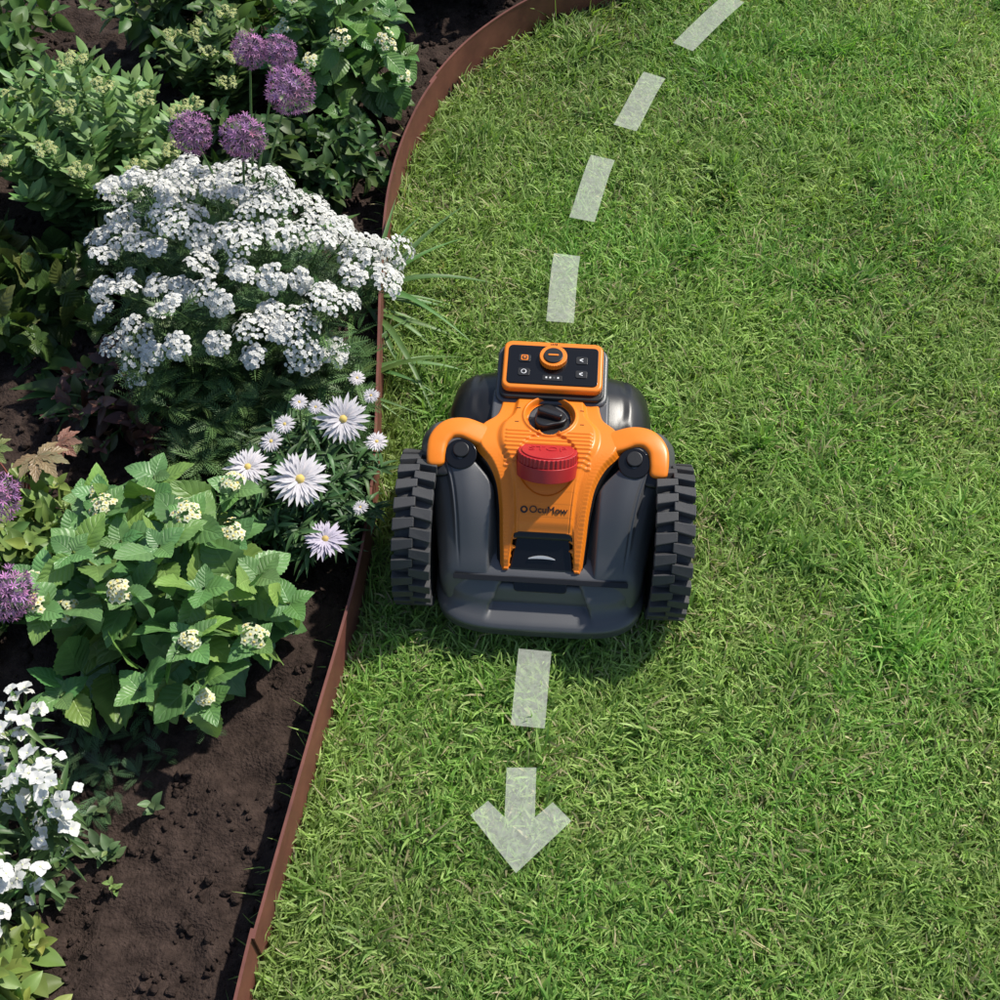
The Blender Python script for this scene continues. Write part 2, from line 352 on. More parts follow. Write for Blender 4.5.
AST=[flower_tpl(24,.165,1.05,((1,.0,0),(.86,.14,.5),(.62,.34,.3)),.10,.17,(1.0,.80,.25),5,1,jit=.07,cup=.04,rnd=.6) for _ in range(3)]
PHL=[flower_tpl(4,.95,.95,((1,0,0),),.2,.12,(.95,1,.6),4,2,cup=c,jit=.07,rnd=.55) for c in (.05,.25,.5)]
UP=np.array([0,0,1.])
def cv(c,s=.15,t=.08): return np.asarray(c)*(1+s*rng.normal())*np.array([1+t*rng.normal(),1,1+t*rng.normal()])
def qcurve(a,b,c,n=8):
    t=np.linspace(0,1,n)[:,None]; return (1-t)**2*a+2*t*(1-t)*b+t*t*c
def stem_to(mb,base,tip,r=.002,col=(.09,.15,.04),up=.6,n=8):
    mid=np.array([base[0]+(tip[0]-base[0])*.35,base[1]+(tip[1]-base[1])*.35,base[2]+(tip[2]-base[2])*up+.02])
    P=qcurve(np.asarray(base,float),mid,np.asarray(tip,float),n); mb.tube(P,r,r*.6,col); return P
def cluster(mb,c,rad,n,tpl,fs,col,flat=.6,axis=UP,mat=3,cvar=.05,t=.0,rough=.08):
    ax=nrm(axis)
    B=basis(np.cross(ax,[.3,.8,.1]),ax)
    for i in range(n):
        r=math.sqrt((i+.5)/n); a=i*2.39996+rng.normal()*.15
        l=np.array([r*math.cos(a)*1.0,r*math.sin(a),flat*math.sqrt(max(0,1-r*r))+rough*rng.normal()])
        nd_=nrm(B@np.array([l[0]*.9,l[1]*.9,1.])+.15*rng.normal(size=3))
        mb.add(tpl,basis(np.cross(nd_,rng.normal(size=3)),nd_,fs*rng.uniform(.75,1.15)),c+B@(l*rad),cv(col,cvar,t),mat)
def shrub(name,base,rx,ry,h,ns,tpls,ls,col,flower=None,fprob=.5,col2=None,mat=0,pairs=4,lo=.35,seed=1,lean=(0,0),hfall=.55):
    global rng; rng=np.random.default_rng(seed)
    mb=MB(); base=np.array([base[0],base[1],.02])
    for i in range(ns):
        rho=math.sqrt((i+.5)/ns); a=i*2.39996+.3*rng.normal()
        tip=base+np.array([rx*rho*math.cos(a)+lean[0],ry*rho*math.sin(a)+lean[1],h*(1-hfall*rho**2)*rng.uniform(.75,1.18)])
        b0=base+np.array([rx*.2*math.cos(a)*rho,ry*.2*math.sin(a)*rho,0])
        P=stem_to(mb,b0,tip,.0028,cv((.10,.16,.045)),n=14)
        tw=rng.uniform(0,TAU)
        for j in range(pairs):
            f=lo+(1-lo)*(j+.6)/pairs; k=min(12,int(f*13)); p=P[k]; tg=nrm(P[k+1]-P[k-1])
            sz=ls*(1.2-.6*(f-lo)/(1-lo))*rng.uniform(.75,1.15); tw+=math.pi/2+.3*rng.normal()
            s1=nrm(np.cross(tg,[math.cos(tw),math.sin(tw),.3]))
            for s in (-1,1):
                d=nrm(s1*s+tg*.35+np.array([0,0,.1+.2*rng.normal()]))
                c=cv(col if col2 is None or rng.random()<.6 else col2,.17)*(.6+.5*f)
                mb.tube(np.array([p,p+d*sz*.1,p+d*sz*.2]),.0012,.001,c)
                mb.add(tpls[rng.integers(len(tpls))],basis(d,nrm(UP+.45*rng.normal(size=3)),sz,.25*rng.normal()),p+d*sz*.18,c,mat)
        fl=flower is not None and rng.random()<fprob
        for s in range(4):
            aa=tw+s*math.pi/2; d=nrm([math.cos(aa),math.sin(aa),.45+.2*rng.random()])
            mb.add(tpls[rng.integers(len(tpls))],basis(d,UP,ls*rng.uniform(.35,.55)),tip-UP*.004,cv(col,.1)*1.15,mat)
        if fl: flower(mb,tip+UP*.012,nrm(tip-base+UP*.4))
    return mb.finish(name)
def cream_fl(mb,c,ax): cluster(mb,c,.017*rng.uniform(.55,1.2),rng.integers(8,20),CREAM,.0068,(.86,.85,.60),.55,ax,t=.03,rough=.3)
GR=(.13,.265,.085); GR2=(.22,.36,.09)
shrub('lantana_shrub',(-.465,-.105),.195,.20,.235,24,BIG,.084,GR,cream_fl,.45,GR2,seed=11,pairs=4)
shrub('flowering_shrub',(-.30,1.06),.15,.19,.26,28,BIG,.07,(.10,.21,.055),cream_fl,.5,(.14,.27,.07),seed=12)
shrub('leafy_shrub',(-.10,1.44),.2,.15,.22,30,BIG,.065,(.035,.08,.022),None,0,seed=13)
shrub('leafy_shrub.001',(-.55,1.20),.24,.2,.24,40,MED,.06,(.07,.14,.035),None,0,(.12,.18,.05),seed=14,mat=1,pairs=5)
shrub('leafy_shrub.002',(.45,1.75),.25,.16,.3,26,BIG,.08,(.06,.13,.03),None,0,seed=15)
shrub('leafy_shrub.003',(-1.0,1.05),.2,.2,.25,30,MED,.07,(.08,.16,.04),None,0,seed=16,mat=1)
shrub('leafy_groundcover',(-.84,.50),.20,.16,.11,28,BIG,.075,(.07,.125,.03),None,0,(.13,.15,.045),seed=17)
shrub('chartreuse_perennial',(-.71,.0),.15,.13,.11,28,MED,.05,(.20,.28,.07),None,0,(.14,.24,.06),seed=18,mat=1)
shrub('lemon_balm',(-.60,-.60),.09,.08,.08,14,MED,.05,(.26,.32,.08),None,0,(.2,.3,.07),seed=19,mat=1)
shrub('purple_foliage_plant',(-.56,.28),.15,.12,.11,28,MED,.045,(.11,.05,.04),None,0,(.08,.11,.04),seed=20,mat=1)
shrub('leafy_filler',(-.42,.80),.17,.13,.17,30,MED,.05,(.05,.10,.03),None,0,(.08,.13,.04),seed=21,mat=1)
shrub('leafy_filler.001',(-.60,.62),.15,.11,.12,28,MED,.045,(.06,.115,.035),None,0,(.09,.14,.04),seed=22,mat=1)
shrub('leafy_filler.002',(-.28,.83),.09,.12,.11,18,MED,.045,(.05,.11,.03),None,0,(.08,.14,.04),seed=23,mat=1)

def sedum(name,base,rx,ry,h,ns,seed,col=(.20,.33,.11),top=(.52,.58,.28),tp=.55):
    global rng; rng=np.random.default_rng(seed); mb=MB(); base=np.array([base[0],base[1],.02])
    for i in range(ns):
        rho=math.sqrt((i+.5)/ns); a=i*2.39996
        tip=base+np.array([rx*rho*math.cos(a),ry*rho*math.sin(a),h*(1-.38*rho**2)*rng.uniform(.8,1.12)])
        P=stem_to(mb,base+(tip-base)*[.45,.45,0],tip,.0035,(.18,.27,.09),n=22)
        tw=rng.uniform(0,TAU)
        for k in range(4,21):
            f=k/21
            for s in range(3):
                tw+=TAU/3+.1; d=nrm([math.cos(tw),math.sin(tw),.35+.4*f])
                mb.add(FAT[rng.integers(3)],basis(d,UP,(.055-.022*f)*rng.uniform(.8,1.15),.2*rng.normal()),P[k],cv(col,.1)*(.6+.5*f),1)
            tw+=.9
        if rng.random()<tp:
            for q in range(5):
                aa=q*TAU/5+rng.random(); cc=tip+np.array([math.cos(aa),math.sin(aa),0])*.013
                mb.tube(np.array([tip-UP*.01,cc]),.001,.0008,(.2,.3,.1)); cluster(mb,cc+UP*.004,.008,9,CREAM,.0036,top,.7,UP,3)
    return mb.finish(name)
sedum('stonecrop',(-.70,.75),.20,.19,.30,32,31)
sedum('stonecrop.001',(-1.04,.74),.14,.16,.27,16,32)
sedum('stonecrop.002',(-.52,1.00),.09,.09,.22,12,33,(.12,.20,.06),tp=.9)

def yarrow():
    global rng; rng=np.random.default_rng(44); mb=MB(); b=np.array([-.410,.425,.02]); pts=[]
    tries=0
    while len(pts)<90 and tries<12000:
        tries+=1; a=rng.uniform(0,TAU); r=math.sqrt(rng.random())*(1+.10*math.sin(3*a+1)+.07*math.sin(5*a))
        x=r*math.cos(a);y=r*math.sin(a)
        p=b+np.array([.235*x,.205*y-.05*x,.0]); z=.315*(1-.30*r**2)+.02*rng.normal()
        q=np.array([p[0],p[1],z]); 
        if all(np.linalg.norm(q[:2]-o[:2])>.033 for o in pts): pts.append(q)
    for q in pts:
        P=stem_to(mb,b+(q-b)*[.35,.35,0]+rng.normal(size=3)*[.01,.01,0],q-UP*.012,.0016,(.09,.16,.05),.5,10)
        rad=rng.uniform(.016,.030); ax=nrm((q-b)*[1,1,0]*1.0+UP*.5+.15*rng.normal(size=3))
        B=basis(np.cross(ax,[.3,.8,.1]),ax)
        for s in range(8):
            aa=s*TAU/7+.3*rng.random(); o_=B@np.array([math.cos(aa),math.sin(aa),-.15+.2*rng.normal()])*rad*.68 if s<7 else B@np.array([0,0,.2])*rad
            mb.tube(np.array([q-UP*.014,q+o_]),.0008,.0006,(.12,.2,.06))
            cluster(mb,q+o_,rad*.38*rng.uniform(.8,1.15),8,FLO,.0044,(.83,.83,.80),.9,nrm(ax+o_*14),cvar=.03,rough=.15)
        for k in range(2,9):
            for s in range(3):
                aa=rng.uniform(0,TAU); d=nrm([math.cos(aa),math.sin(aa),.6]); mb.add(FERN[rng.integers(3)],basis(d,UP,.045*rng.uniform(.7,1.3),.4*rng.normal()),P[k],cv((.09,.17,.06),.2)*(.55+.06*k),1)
    for i in range(105):
        x=rng.uniform(-.53,-.20); y=rng.uniform(.12,.32); tip=np.array([x,y,.06+.16*rng.random()*sstep(.10,.3,y)+.03])
        P=stem_to(mb,np.array([x*.8+b[0]*.2,y*.7+b[1]*.3,.02]),tip,.0012,(.09,.16,.05),.6,8)
        for k in range(2,8):
            for s in range(3):
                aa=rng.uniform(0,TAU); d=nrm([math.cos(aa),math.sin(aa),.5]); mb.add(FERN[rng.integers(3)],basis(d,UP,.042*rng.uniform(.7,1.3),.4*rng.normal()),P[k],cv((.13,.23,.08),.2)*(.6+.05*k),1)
    return mb.finish('white_yarrow')
yarrow()
def aster():
    global rng; rng=np.random.default_rng(55); mb=MB(); b=np.array([-.29,.10,.02])
    heads=[((-.222,.137,.20),.038,0),((-.274,.032,.20),.042,0),((-.350,.060,.19),.032,0),((-.243,-.020,.13),.031,1),((-.176,.120,.17),.017,0),((-.304,.128,.20),.016,0),((-.322,.105,.19),.018,0),((-.185,.18,.2),.013,0),((-.285,.16,.21),.013,0),((-.262,.155,.205),.012,0),((-.195,.02,.15),.012,0),((-.21,.23,.18),.013,0)]
    for h_,r,k in heads:
        q=np.array(h_); stem_to(mb,b+(q-b)*[.4,.4,0],q-UP*.004,.0018,(.09,.15,.045))
        t=nrm([.15*rng.normal(),-.35+.1*rng.normal(),1]); mb.add(AST[rng.integers(3)],basis(np.cross(t,[1,.3,0]),t,r),q,(.86,.82,.84) if k==0 else (.74,.68,.80),3)
    for i in range(120):
        rho=math.sqrt(rng.random()); a=rng.uniform(0,TAU)
        tip=b+np.array([.115*rho*math.cos(a)+.01,.135*rho*math.sin(a),.165*(1-.45*rho**2)*rng.uniform(.6,1.05)])
        P=stem_to(mb,b+(tip-b)*[.5,.5,0],tip,.0012,(.07,.12,.04),n=14)
        for k in range(3,14):
            for s in range(3):
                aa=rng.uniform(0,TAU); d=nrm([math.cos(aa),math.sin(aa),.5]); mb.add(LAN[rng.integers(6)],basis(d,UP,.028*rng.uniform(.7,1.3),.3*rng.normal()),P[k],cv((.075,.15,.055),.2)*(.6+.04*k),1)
    return mb.finish('white_aster')
aster()
def allium(name,heads,base,seed,col=(.54,.26,.50)):
    global rng; rng=np.random.default_rng(seed); mb=MB(); base=np.array([*base,.02])
    for (hx,hy,hz_,r) in heads:
        q=np.array([hx,hy,hz_]); P=stem_to(mb,base+rng.normal(size=3)*[.02,.02,0],q,.0028,(.10,.19,.06),.45,12)
        n=105
        for i in range(n):
            z=1-2*(i+.5)/n; a=i*2.39996; s=math.sqrt(1-z*z); d=nrm(np.array([s*math.cos(a),s*math.sin(a),z])+.08*rng.normal(size=3)); L=r*rng.uniform(.74,1.05)
            mb.add(STAR,basis(np.cross(d,rng.normal(size=3)),d,r*.27),q+d*L,cv(col,.2)*(.8+.3*max(0,z)),3)
            mb.tube(np.array([q,q+d*L]),.0005,.0005,(.30,.2,.30),2,3)
    for i in range(9):
        a=rng.uniform(0,TAU); d=nrm([math.cos(a),math.sin(a),1.1]); mb.add(LAN[3+i%3],basis(d,UP,.2*rng.uniform(.7,1.1)),base,cv((.10,.19,.06)),1)
    return mb.finish(name)
allium('purple_allium',[(-.302,.542,.45,.034),(-.369,.633,.45,.026),(-.325,.628,.45,.024),(-.441,.484,.42,.029),(-.367,.476,.42,.031)],(-.42,.56),61)
allium('purple_allium.001',[(-.660,-.033,.25,.031),(-.614,-.179,.25,.033)],(-.70,-.09),62)
def tuft(name,base,n,L,col,seed,bias=(0,0),wid=1.,el=1.0):
    global rng; rng=np.random.default_rng(seed); mb=MB()
    T=[leaf_tpl(9,1,.06*wid,.6,d,.5,0,0,bx) for d in (.5,.8,1.1) for bx in (-.15,.15)]
    for i in range(n):
        a=rng.uniform(0,TAU); d=nrm([math.cos(a)+bias[0],math.sin(a)+bias[1],el+.3*rng.normal()])
        mb.add(T[rng.integers(6)],basis(d,UP,L*rng.uniform(.6,1.15)),np.array([base[0]+.015*rng.normal(),base[1]+.02*rng.normal(),.025]),cv(col,.2),1)
    return mb.finish(name)
tuft('daylily_tuft',(-.225,.52),16,.18,(.11,.22,.06),71,(.7,-.3))
tuft('daylily_tuft.001',(-.225,.36),14,.15,(.11,.22,.06),72,(.7,-.1))
tuft('plantain_rosette',(-.64,.31),16,.11,(.06,.13,.035),73,(0,0),5,.8)
tuft('plantain_rosette.001',(-.74,.38),10,.08,(.06,.13,.035),74,(0,0),5,.6)
def lobed():
    parts=[]
    for i,a in enumerate(np.linspace(-1.9,1.9,7)):
        parts.append((leaf_tpl(10,2,.40,.9,.2,.25,.16,.015),basis([math.sin(a),math.cos(a),0],UP,.66-.12*abs(a)/1.9),np.array([0,0,.002*i]),(1+.12*rng.normal(),1,1)))
    return merge(parts)
def cranesbill():
    global rng; rng=np.random.default_rng(81); mb=MB(); b=np.array([-.72,.12,.02]); T=lobed()
    for i,(x,y,z,s,c) in enumerate([(-.672,.125,.13,.078,(.30,.24,.13)),(-.655,.165,.11,.06,(.33,.17,.12)),(-.70,.05,.08,.06,(.22,.24,.08)),(-.76,.16,.1,.06,(.2,.25,.08)),(-.64,.20,.07,.045,(.16,.19,.06)),(-.75,.06,.1,.06,(.18,.26,.08)),(-.69,.21,.05,.04,(.3,.18,.1))]):
        q=np.array([x,y,z]); stem_to(mb,b,q,.0018,(.3,.1,.08)); mb.add(T,basis(nrm([.5*rng.normal(),-.6,.1]),nrm(UP+.25*rng.normal(size=3)),s),q,c,0)
    return mb.finish('cranesbill')
cranesbill()
def phlox():
    global rng; rng=np.random.default_rng(91); mb=MB(); b=np.array([-.60,-.44,.02]); pts=[];tr_=0
    while len(pts)<24 and tr_<6000:
        tr_+=1; x,y=rng.uniform(-.72,-.50),rng.uniform(-.60,-.29)
        if ((x+.61)/.115)**2+((y+.440)/.155)**2>1: continue
        if all(math.hypot(x-p[0],y-p[1])>.030 for p in pts): pts.append((x,y))
    for x,y in pts:
        q=np.array([x,y,.185+.03*rng.normal()])
        P=stem_to(mb,b+(q-b)*[.6,.6,0],q,.002,(.10,.18,.05),n=12)
        for j in range(rng.integers(8,15)):
            d=nrm(rng.normal(size=3)*[1,1,.4]+UP*.35); c=q+d*rng.uniform(.012,.030)*[1,1,1.4]-UP*.010
            mb.tube(np.array([q-UP*.02,c]),.0006,.0005,(.12,.2,.06),2,3)
            nn_=nrm(d+UP*.6+.3*rng.normal(size=3)); mb.add(PHL[rng.integers(3)],basis(np.cross(nn_,rng.normal(size=3)),nn_,.0110*rng.uniform(.65,1.15)),c,cv((.85,.85,.82),.04,0),3)
        for j in range(6): mb.add(FAT[0],basis(nrm(rng.normal(size=3)*.5+UP),UP,.008),q+rng.normal(size=3)*.006,(.35,.42,.18),1)
        for k in range(1,11):
            for s in range(2):
                a=rng.uniform(0,TAU); mb.add(LAN[rng.integers(6)],basis([math.cos(a),math.sin(a),.4],UP,.040),P[k],cv((.11,.20,.065))*(.6+.04*k),1)
    return mb.finish('white_phlox')
phlox()
def seedling(name,x,y,n,s,col,tp,seed,mat=1):
    global rng; rng=np.random.default_rng(seed); mb=MB()
    for i in range(n):
        q=np.array([x+s*1.3*rng.normal(),y+s*1.3*rng.normal(),soil_h(np.array([x]),np.array([y]))[0]-.004])
        for j in range(6):
            a=rng.uniform(0,TAU); mb.add(tp[rng.integers(len(tp))],basis([math.cos(a),math.sin(a),.35+.4*rng.random()],UP,s*rng.uniform(.6,1.1)),q+UP*.006*j,cv(col,.2),mat)
    return mb.finish(name)
seedling('seedling',-.525,-.42,8,.024,(.13,.21,.09),MED,101)
seedling('seedling.001',-.52,-.33,24,.032,(.09,.165,.075),FERN,102)
seedling('seedling.002',-.50,-.46,3,.012,(.2,.3,.09),MED,103)
seedling('seedling.003',-.46,.10,12,.035,(.08,.14,.05),FERN,104)
seedling('seedling.004',-.62,.50,9,.04,(.08,.16,.04),MED,105)
seedling('seedling.005',-.44,.62,14,.045,(.08,.16,.05),FERN,106)

# ------------------------------------------------------------------ robot mower
rng=np.random.default_rng(200)
mw=bpy.data.objects.new('robot_lawn_mower',None); scene.collection.objects.link(mw); mw.location=(MOW[0],MOW[1],0); mw.rotation_euler=(0,0,MROT); mw.scale=(MSC,MSC,MSC)
M_OR=simple('orange_plastic',(.86,.225,.014),.36,.5,.05,1500)
M_GY=simple('grey_plastic',(.078,.080,.086),.34,.7,.12,1800,var=.10)
M_BK=simple('black_plastic',(.013,.013,.014),.34,.5,.08,1500)
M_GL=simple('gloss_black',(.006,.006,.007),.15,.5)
M_RB=simple('rubber',(.050,.050,.052),.6,.4,.3,900,var=.3,vscale=30)
M_RD=simple('red_plastic',(.44,.018,.022),.42,.5)
M_WH=simple('white_print',(.75,.75,.75),.5)
M_GL2=simple('lens_glass',(.55,.56,.58),.1,.6)
def part(name,V,F,mat,smooth=True,bevel=0,sub=0,seg=2):
    me=bpy.data.meshes.new(name); me.from_pydata([tuple(map(float,v)) for v in V],[],[tuple(map(int,f)) for f in F]); me.materials.append(mat)
    bm=bmesh.new(); bm.from_mesh(me); bmesh.ops.recalc_face_normals(bm,faces=bm.faces); bm.to_mesh(me); bm.free()
    for p in me.polygons: p.use_smooth=smooth
    o=bpy.data.objects.new(name,me); scene.collection.objects.link(o); o.parent=mw
    if bevel:
        md=o.modifiers.new('b','BEVEL'); md.width=bevel; md.segments=seg; md.limit_method='ANGLE'; md.angle_limit=R(35)
    return o
def loft(name,rings,mat,**k):
    n=len(rings[0]); V=[p for r in rings for p in r]
    F=[[i*n+j,i*n+(j+1)%n,(i+1)*n+(j+1)%n,(i+1)*n+j] for i in range(len(rings)-1) for j in range(n)]
    F+=[list(range(n))[::-1],list(range(len(V)-n,len(V)))]
    return part(name,V,F,mat,**k)
def interp(tab,y):
    tab=np.array(tab,float); xs_=tab[:,0]
    m_=np.gradient(tab[:,1:],xs_,axis=0)
    i=int(np.clip(np.searchsorted(xs_,y)-1,0,len(xs_)-2)); h_=xs_[i+1]-xs_[i]; t=np.clip((y-xs_[i])/h_,0,1)
    return (2*t**3-3*t*t+1)*tab[i,1:]+(t**3-2*t*t+t)*h_*m_[i]+(-2*t**3+3*t*t)*tab[i+1,1:]+(t**3-t*t)*h_*m_[i+1]
def body(name,tab,mat,n=4.,K=96,ns=60,shape=None):
    rings=[]
    for y in np.linspace(tab[0][0],tab[-1][0],ns):
        w,zt,zb=interp(tab,y); c=(zt+zb)/2; hh=(zt-zb)/2; r=[]
        for j in range(K):
            a=TAU*j/K; ca,sa=math.cos(a),math.sin(a)
            x_=w*np.sign(ca)*abs(ca)**(2/n); z_=c+hh*np.sign(sa)*abs(sa)**(2/n)
            p=[x_,y,z_]
            if shape: p=shape(p,w)
            r.append(p)
        rings.append(r)
    return loft(name,rings,mat)
def fshape(p,w):
    x_,y_,z_=p
    if z_>.07:
        u=abs(x_)/w; ax_=abs(x_)
        z_+= (.013*sstep(.45,.72,u)*sstep(-.09,.02,y_)*(1-sstep(.90,1,u))) if z_>.1 else 0
        if z_>.1:
            z_-= .008*sstep(.815,.845,u)*sstep(-.06,.0,y_)          # shoulder step
            z_-= .003*math.exp(-((u-.80)/.010)**2)*sstep(-.08,-.03,y_)
            # sunken channel that carries the hood
            hw_=.074+.04*sstep(.02,.07,y_)
            z_-= .030*sstep(hw_+.008,hw_-.004,ax_)*sstep(-.092,-.066,y_)
    return [x_,y_,z_]
body('fender_shell',[(-.100,.138,.085,.04),(-.082,.150,.120,.04),(-.05,.157,.154,.04),(-.015,.163,.188,.045),(.02,.172,.211,.06),(.05,.184,.226,.10),(.08,.192,.233,.14),(.11,.193,.231,.16),(.130,.187,.220,.16),(.142,.176,.205,.16),(.148,.16,.19,.16)],M_GY,5.0,420,130,fshape)
body('rear_body',[(.08,.140,.19,.04),(.11,.150,.222,.04),(.16,.160,.238,.04),(.20,.158,.238,.04),(.245,.148,.216,.04),(.275,.126,.17,.05),(.288,.088,.12,.07)],M_BK,3.4,110,70,
     lambda p,w:[p[0],p[1],p[2]-(.007*math.exp(-((abs(p[0])-.116)/.0022)**2)+.004*sstep(.116,.108,abs(p[0])) if p[2]>.12 else 0)])
def bumper():
    tab=[(.026,.148,.118),(.034,.156,.129),(.056,.160,.1375),(.070,.160,.138),(.0745,.157,.132),(.078,.154,.125),(.100,.151,.104),(.118,.149,.086),(.126,.144,.078),(.130,.12,.06)]
    rings=[]
    zz=np.unique(np.concatenate([np.linspace(.026,.130,48),np.linspace(.068,.084,16)]))
    for z in zz:
        w,d=interp(tab,z); r=[]
        for j in range(260):
            a=TAU*j/260; ca,sa=math.cos(a),math.sin(a); n=4.2
            x_=w*np.sign(ca)*abs(ca)**(2/n); y_=-.015+((d-.015) if sa<0 else .04)*np.sign(sa)*abs(sa)**(2/n)
            if sa<0 and z>.072:
                xl=.080-.55*(z-.074); k=1-sstep(xl-.005,xl+.003,abs(x_)); y_+=.020*k*sstep(.0725,.080,z)*(1-sstep(.116,.124,z))
            r.append([x_,y_,z])
        rings.append(r)
    return loft('front_bumper',rings,M_GY)
bumper()
def rbox(name,sx,sy,sz,loc,mat,rot=(0,0,0),r=.004,bevel=.0015,seg=3,k=5):
    V=[]
    for z in (-sz/2,sz/2):
        for cx_,cy_,a0 in ((sx/2-r,sy/2-r,0),(-sx/2+r,sy/2-r,90),(-sx/2+r,-sy/2+r,180),(sx/2-r,-sy/2+r,270)):
            for i in range(k): a=R(a0+90*i/(k-1)); V.append((cx_+r*math.cos(a),cy_+r*math.sin(a),z))
    n=4*k; F=[list(range(n))[::-1],list(range(n,2*n))]+[[i,(i+1)%n,n+(i+1)%n,n+i] for i in range(n)]
    o=part(name,V,F,mat,smooth=True,bevel=bevel,seg=seg); o.location=loc; o.rotation_euler=rot
    o.modifiers.new('wn','WEIGHTED_NORMAL'); return o
rbox('bumper_slot',.080,.020,.020,(0,-.080,.104),M_GL,(R(45),0,0),.006)
rbox('bumper_seam',.262,.008,.004,(0,-.0845,.1225),M_BK,(R(30),0,0),.0018,.0006)
# hood (orange)
ZT=[(-.07,.143),(-.04,.175),(0,.214),(.035,.239),(.065,.251),(.1,.253),(.14,.248),(.18,.244)]
def hz(y): return float(interp(ZT,y)[0])
def hsl(y): return math.atan((hz(y+.003)-hz(y-.003))/.006)
HW=[(-.08,.060),(-.04,.064),(0,.068),(.025,.074),(.050,.088),(.070,.106),(.090,.112),(.112,.106),(.132,.086),(.15,.080),(.18,.079)]
KY=.130; BY=.050
def hood(name,mat,grow=0,drop=0,nu=200,nv=270,flat=False,y1=.172):
    V=[];
    for i in range(nv+1):
        for j in range(nu+1):
            u=-1+2*j/nu; au=abs(u)
            yf=-.072+(.038*(1-sstep(.66,.82,au)))-grow
            y_=yf+(y1+grow-yf)*(i/nv)
            w=float(HWI[min(len(HWI)-1,max(0,int((y_+.08)/.0005)))])+grow; x_=u*w
            z=float(HZI[min(len(HZI)-1,max(0,int((y_+.08)/.0005)))])-drop
            z-= .006*sstep(.60,.70,au)+.012*sstep(.90,1.0,au)**1.5
            if not flat:
                z-= .004*(1-sstep(.0,.010,y_-yf))
                dd=math.hypot(x_,(y_-KY)); z-= .019*(1-sstep(.030,.038,dd)); z+= .003*math.exp(-((dd-.0395)/.002)**2)
                dd=math.hypot(x_,(y_-BY)*1.0); z-= .003*(1-sstep(.043,.046,dd))
                if abs(x_)<.066 and .040<y_<.100 and math.hypot(x_,y_-KY)>.044:
                    z+= .0018*sstep(-.2,.4,math.sin(y_*TAU/.0068))*sstep(.066,.062,abs(x_))
                z-= .0014*math.exp(-((au-.58)/.010)**2)*sstep(.03,.0,y_)
            V.append((x_,y_,z))
    W=nu+1; F=[[i*W+j,i*W+j+1,(i+1)*W+j+1,(i+1)*W+j] for i in range(nv) for j in range(nu)]
    o=part(name,V,F,mat); md=o.modifiers.new('t','SOLIDIFY'); md.thickness=.012; md.offset=-1 if o.data.polygons[0].normal.z>0 else 1
    return o
HWI=[interp(HW,-.08+.0005*i)[0] for i in range(540)]; HZI=[interp(ZT,-.08+.0005*i)[0] for i in range(540)]
hood('hood',M_OR)
hood('hood_trim',M_BK,.0045,.011,60,80,True)
def prism(name,P0,P1,mat,**k):
    n=len(P0); return part(name,list(P0)+list(P1),[list(range(n))[::-1],list(range(n,2*n))]+[[i,(i+1)%n,n+(i+1)%n,n+i] for i in range(n)],mat,smooth=False,**k)
prism('camera_visor',[(-.054,-.073,.100),(.054,-.073,.100),(.045,-.026,.10),(-.045,-.026,.10)],[(-.048,-.071,.128),(.048,-.071,.128),(.040,-.030,.168),(-.040,-.030,.168)],M_GL,bevel=.003)
def disc(name,r,h_,loc,mat,rot=(0,0,0),n=48,bev=.0015,prof=None):
    V=[];
    for z in (0,h_):
        for i in range(n):
            rr=r*(prof(i/n*TAU) if prof else 1); V.append((rr*math.cos(i*TAU/n),rr*math.sin(i*TAU/n),z))
    F=[list(range(n))[::-1],list(range(n,2*n))]+[[i,(i+1)%n,n+(i+1)%n,n+i] for i in range(n)]
    o=part(name,V,F,mat,bevel=bev); o.location=loc; o.rotation_euler=rot; o.modifiers.new('wn','WEIGHTED_NORMAL'); return o
V=[];n=20
for z in (0,.002):
    for i in range(n+1): t=-1+2*i/n; V.append((.020*t,.0045*(1-t*t),z))
    for i in range(n+1): t=1-2*i/n; V.append((.020*t,.0012*(1-t*t)-.001,z))
m_=2*(n+1); o=part('camera_window',V,[list(range(m_))[::-1],list(range(m_,2*m_))]+[[i,(i+1)%m_,m_+(i+1)%m_,m_+i] for i in range(m_)],M_GL2,smooth=False); o.location=(0,-.0575,.1420); o.rotation_euler=(R(45),0,0)
# stop button, tipped back towards the user
bt=-R(33); zb=hz(BY)
def onb(z,y=0): return (0,BY-math.sin(bt)*z+math.cos(bt)*y,zb+math.cos(bt)*z+math.sin(bt)*y)
disc('stop_button_base',.045,.022,onb(-.022),M_RD,(bt,0,0),120,.001)
disc('stop_button',.0435,.014,onb(.000),M_RD,(bt,0,0),264,.0025,lambda a:1+.020*math.sin(a*40))
disc('stop_button_cap',.039,.0025,onb(.0138),M_RD,(bt,0,0),80,.0012)
def text(name,s,size,loc,rot,mat,ext=.0004):
    c=bpy.data.curves.new(name,'FONT'); c.body=s; c.size=size; c.align_x='CENTER'; c.align_y='CENTER'; c.extrude=ext; c.materials.append(mat)
    o=bpy.data.objects.new(name,c); scene.collection.objects.link(o); o.parent=mw; o.location=loc; o.rotation_euler=rot; return o
text('stop_lettering','STOP',.024,onb(.0163),(bt,0,0),M_RD,.0009)
ty=-.012; sl2=hsl(ty)
text('hood_lettering','OcuMow',.0150,(.006,ty,hz(ty)+.0008),(sl2,0,0),M_BK)
disc('hood_emblem',.0054,.0008,(-.030,ty,hz(ty)+.0002),M_BK,(sl2,0,0),24,.0002)
disc('hood_emblem_dot',.0028,.0008,(-.030,ty,hz(ty)+.0007),M_OR,(sl2,0,0),24,.0002)
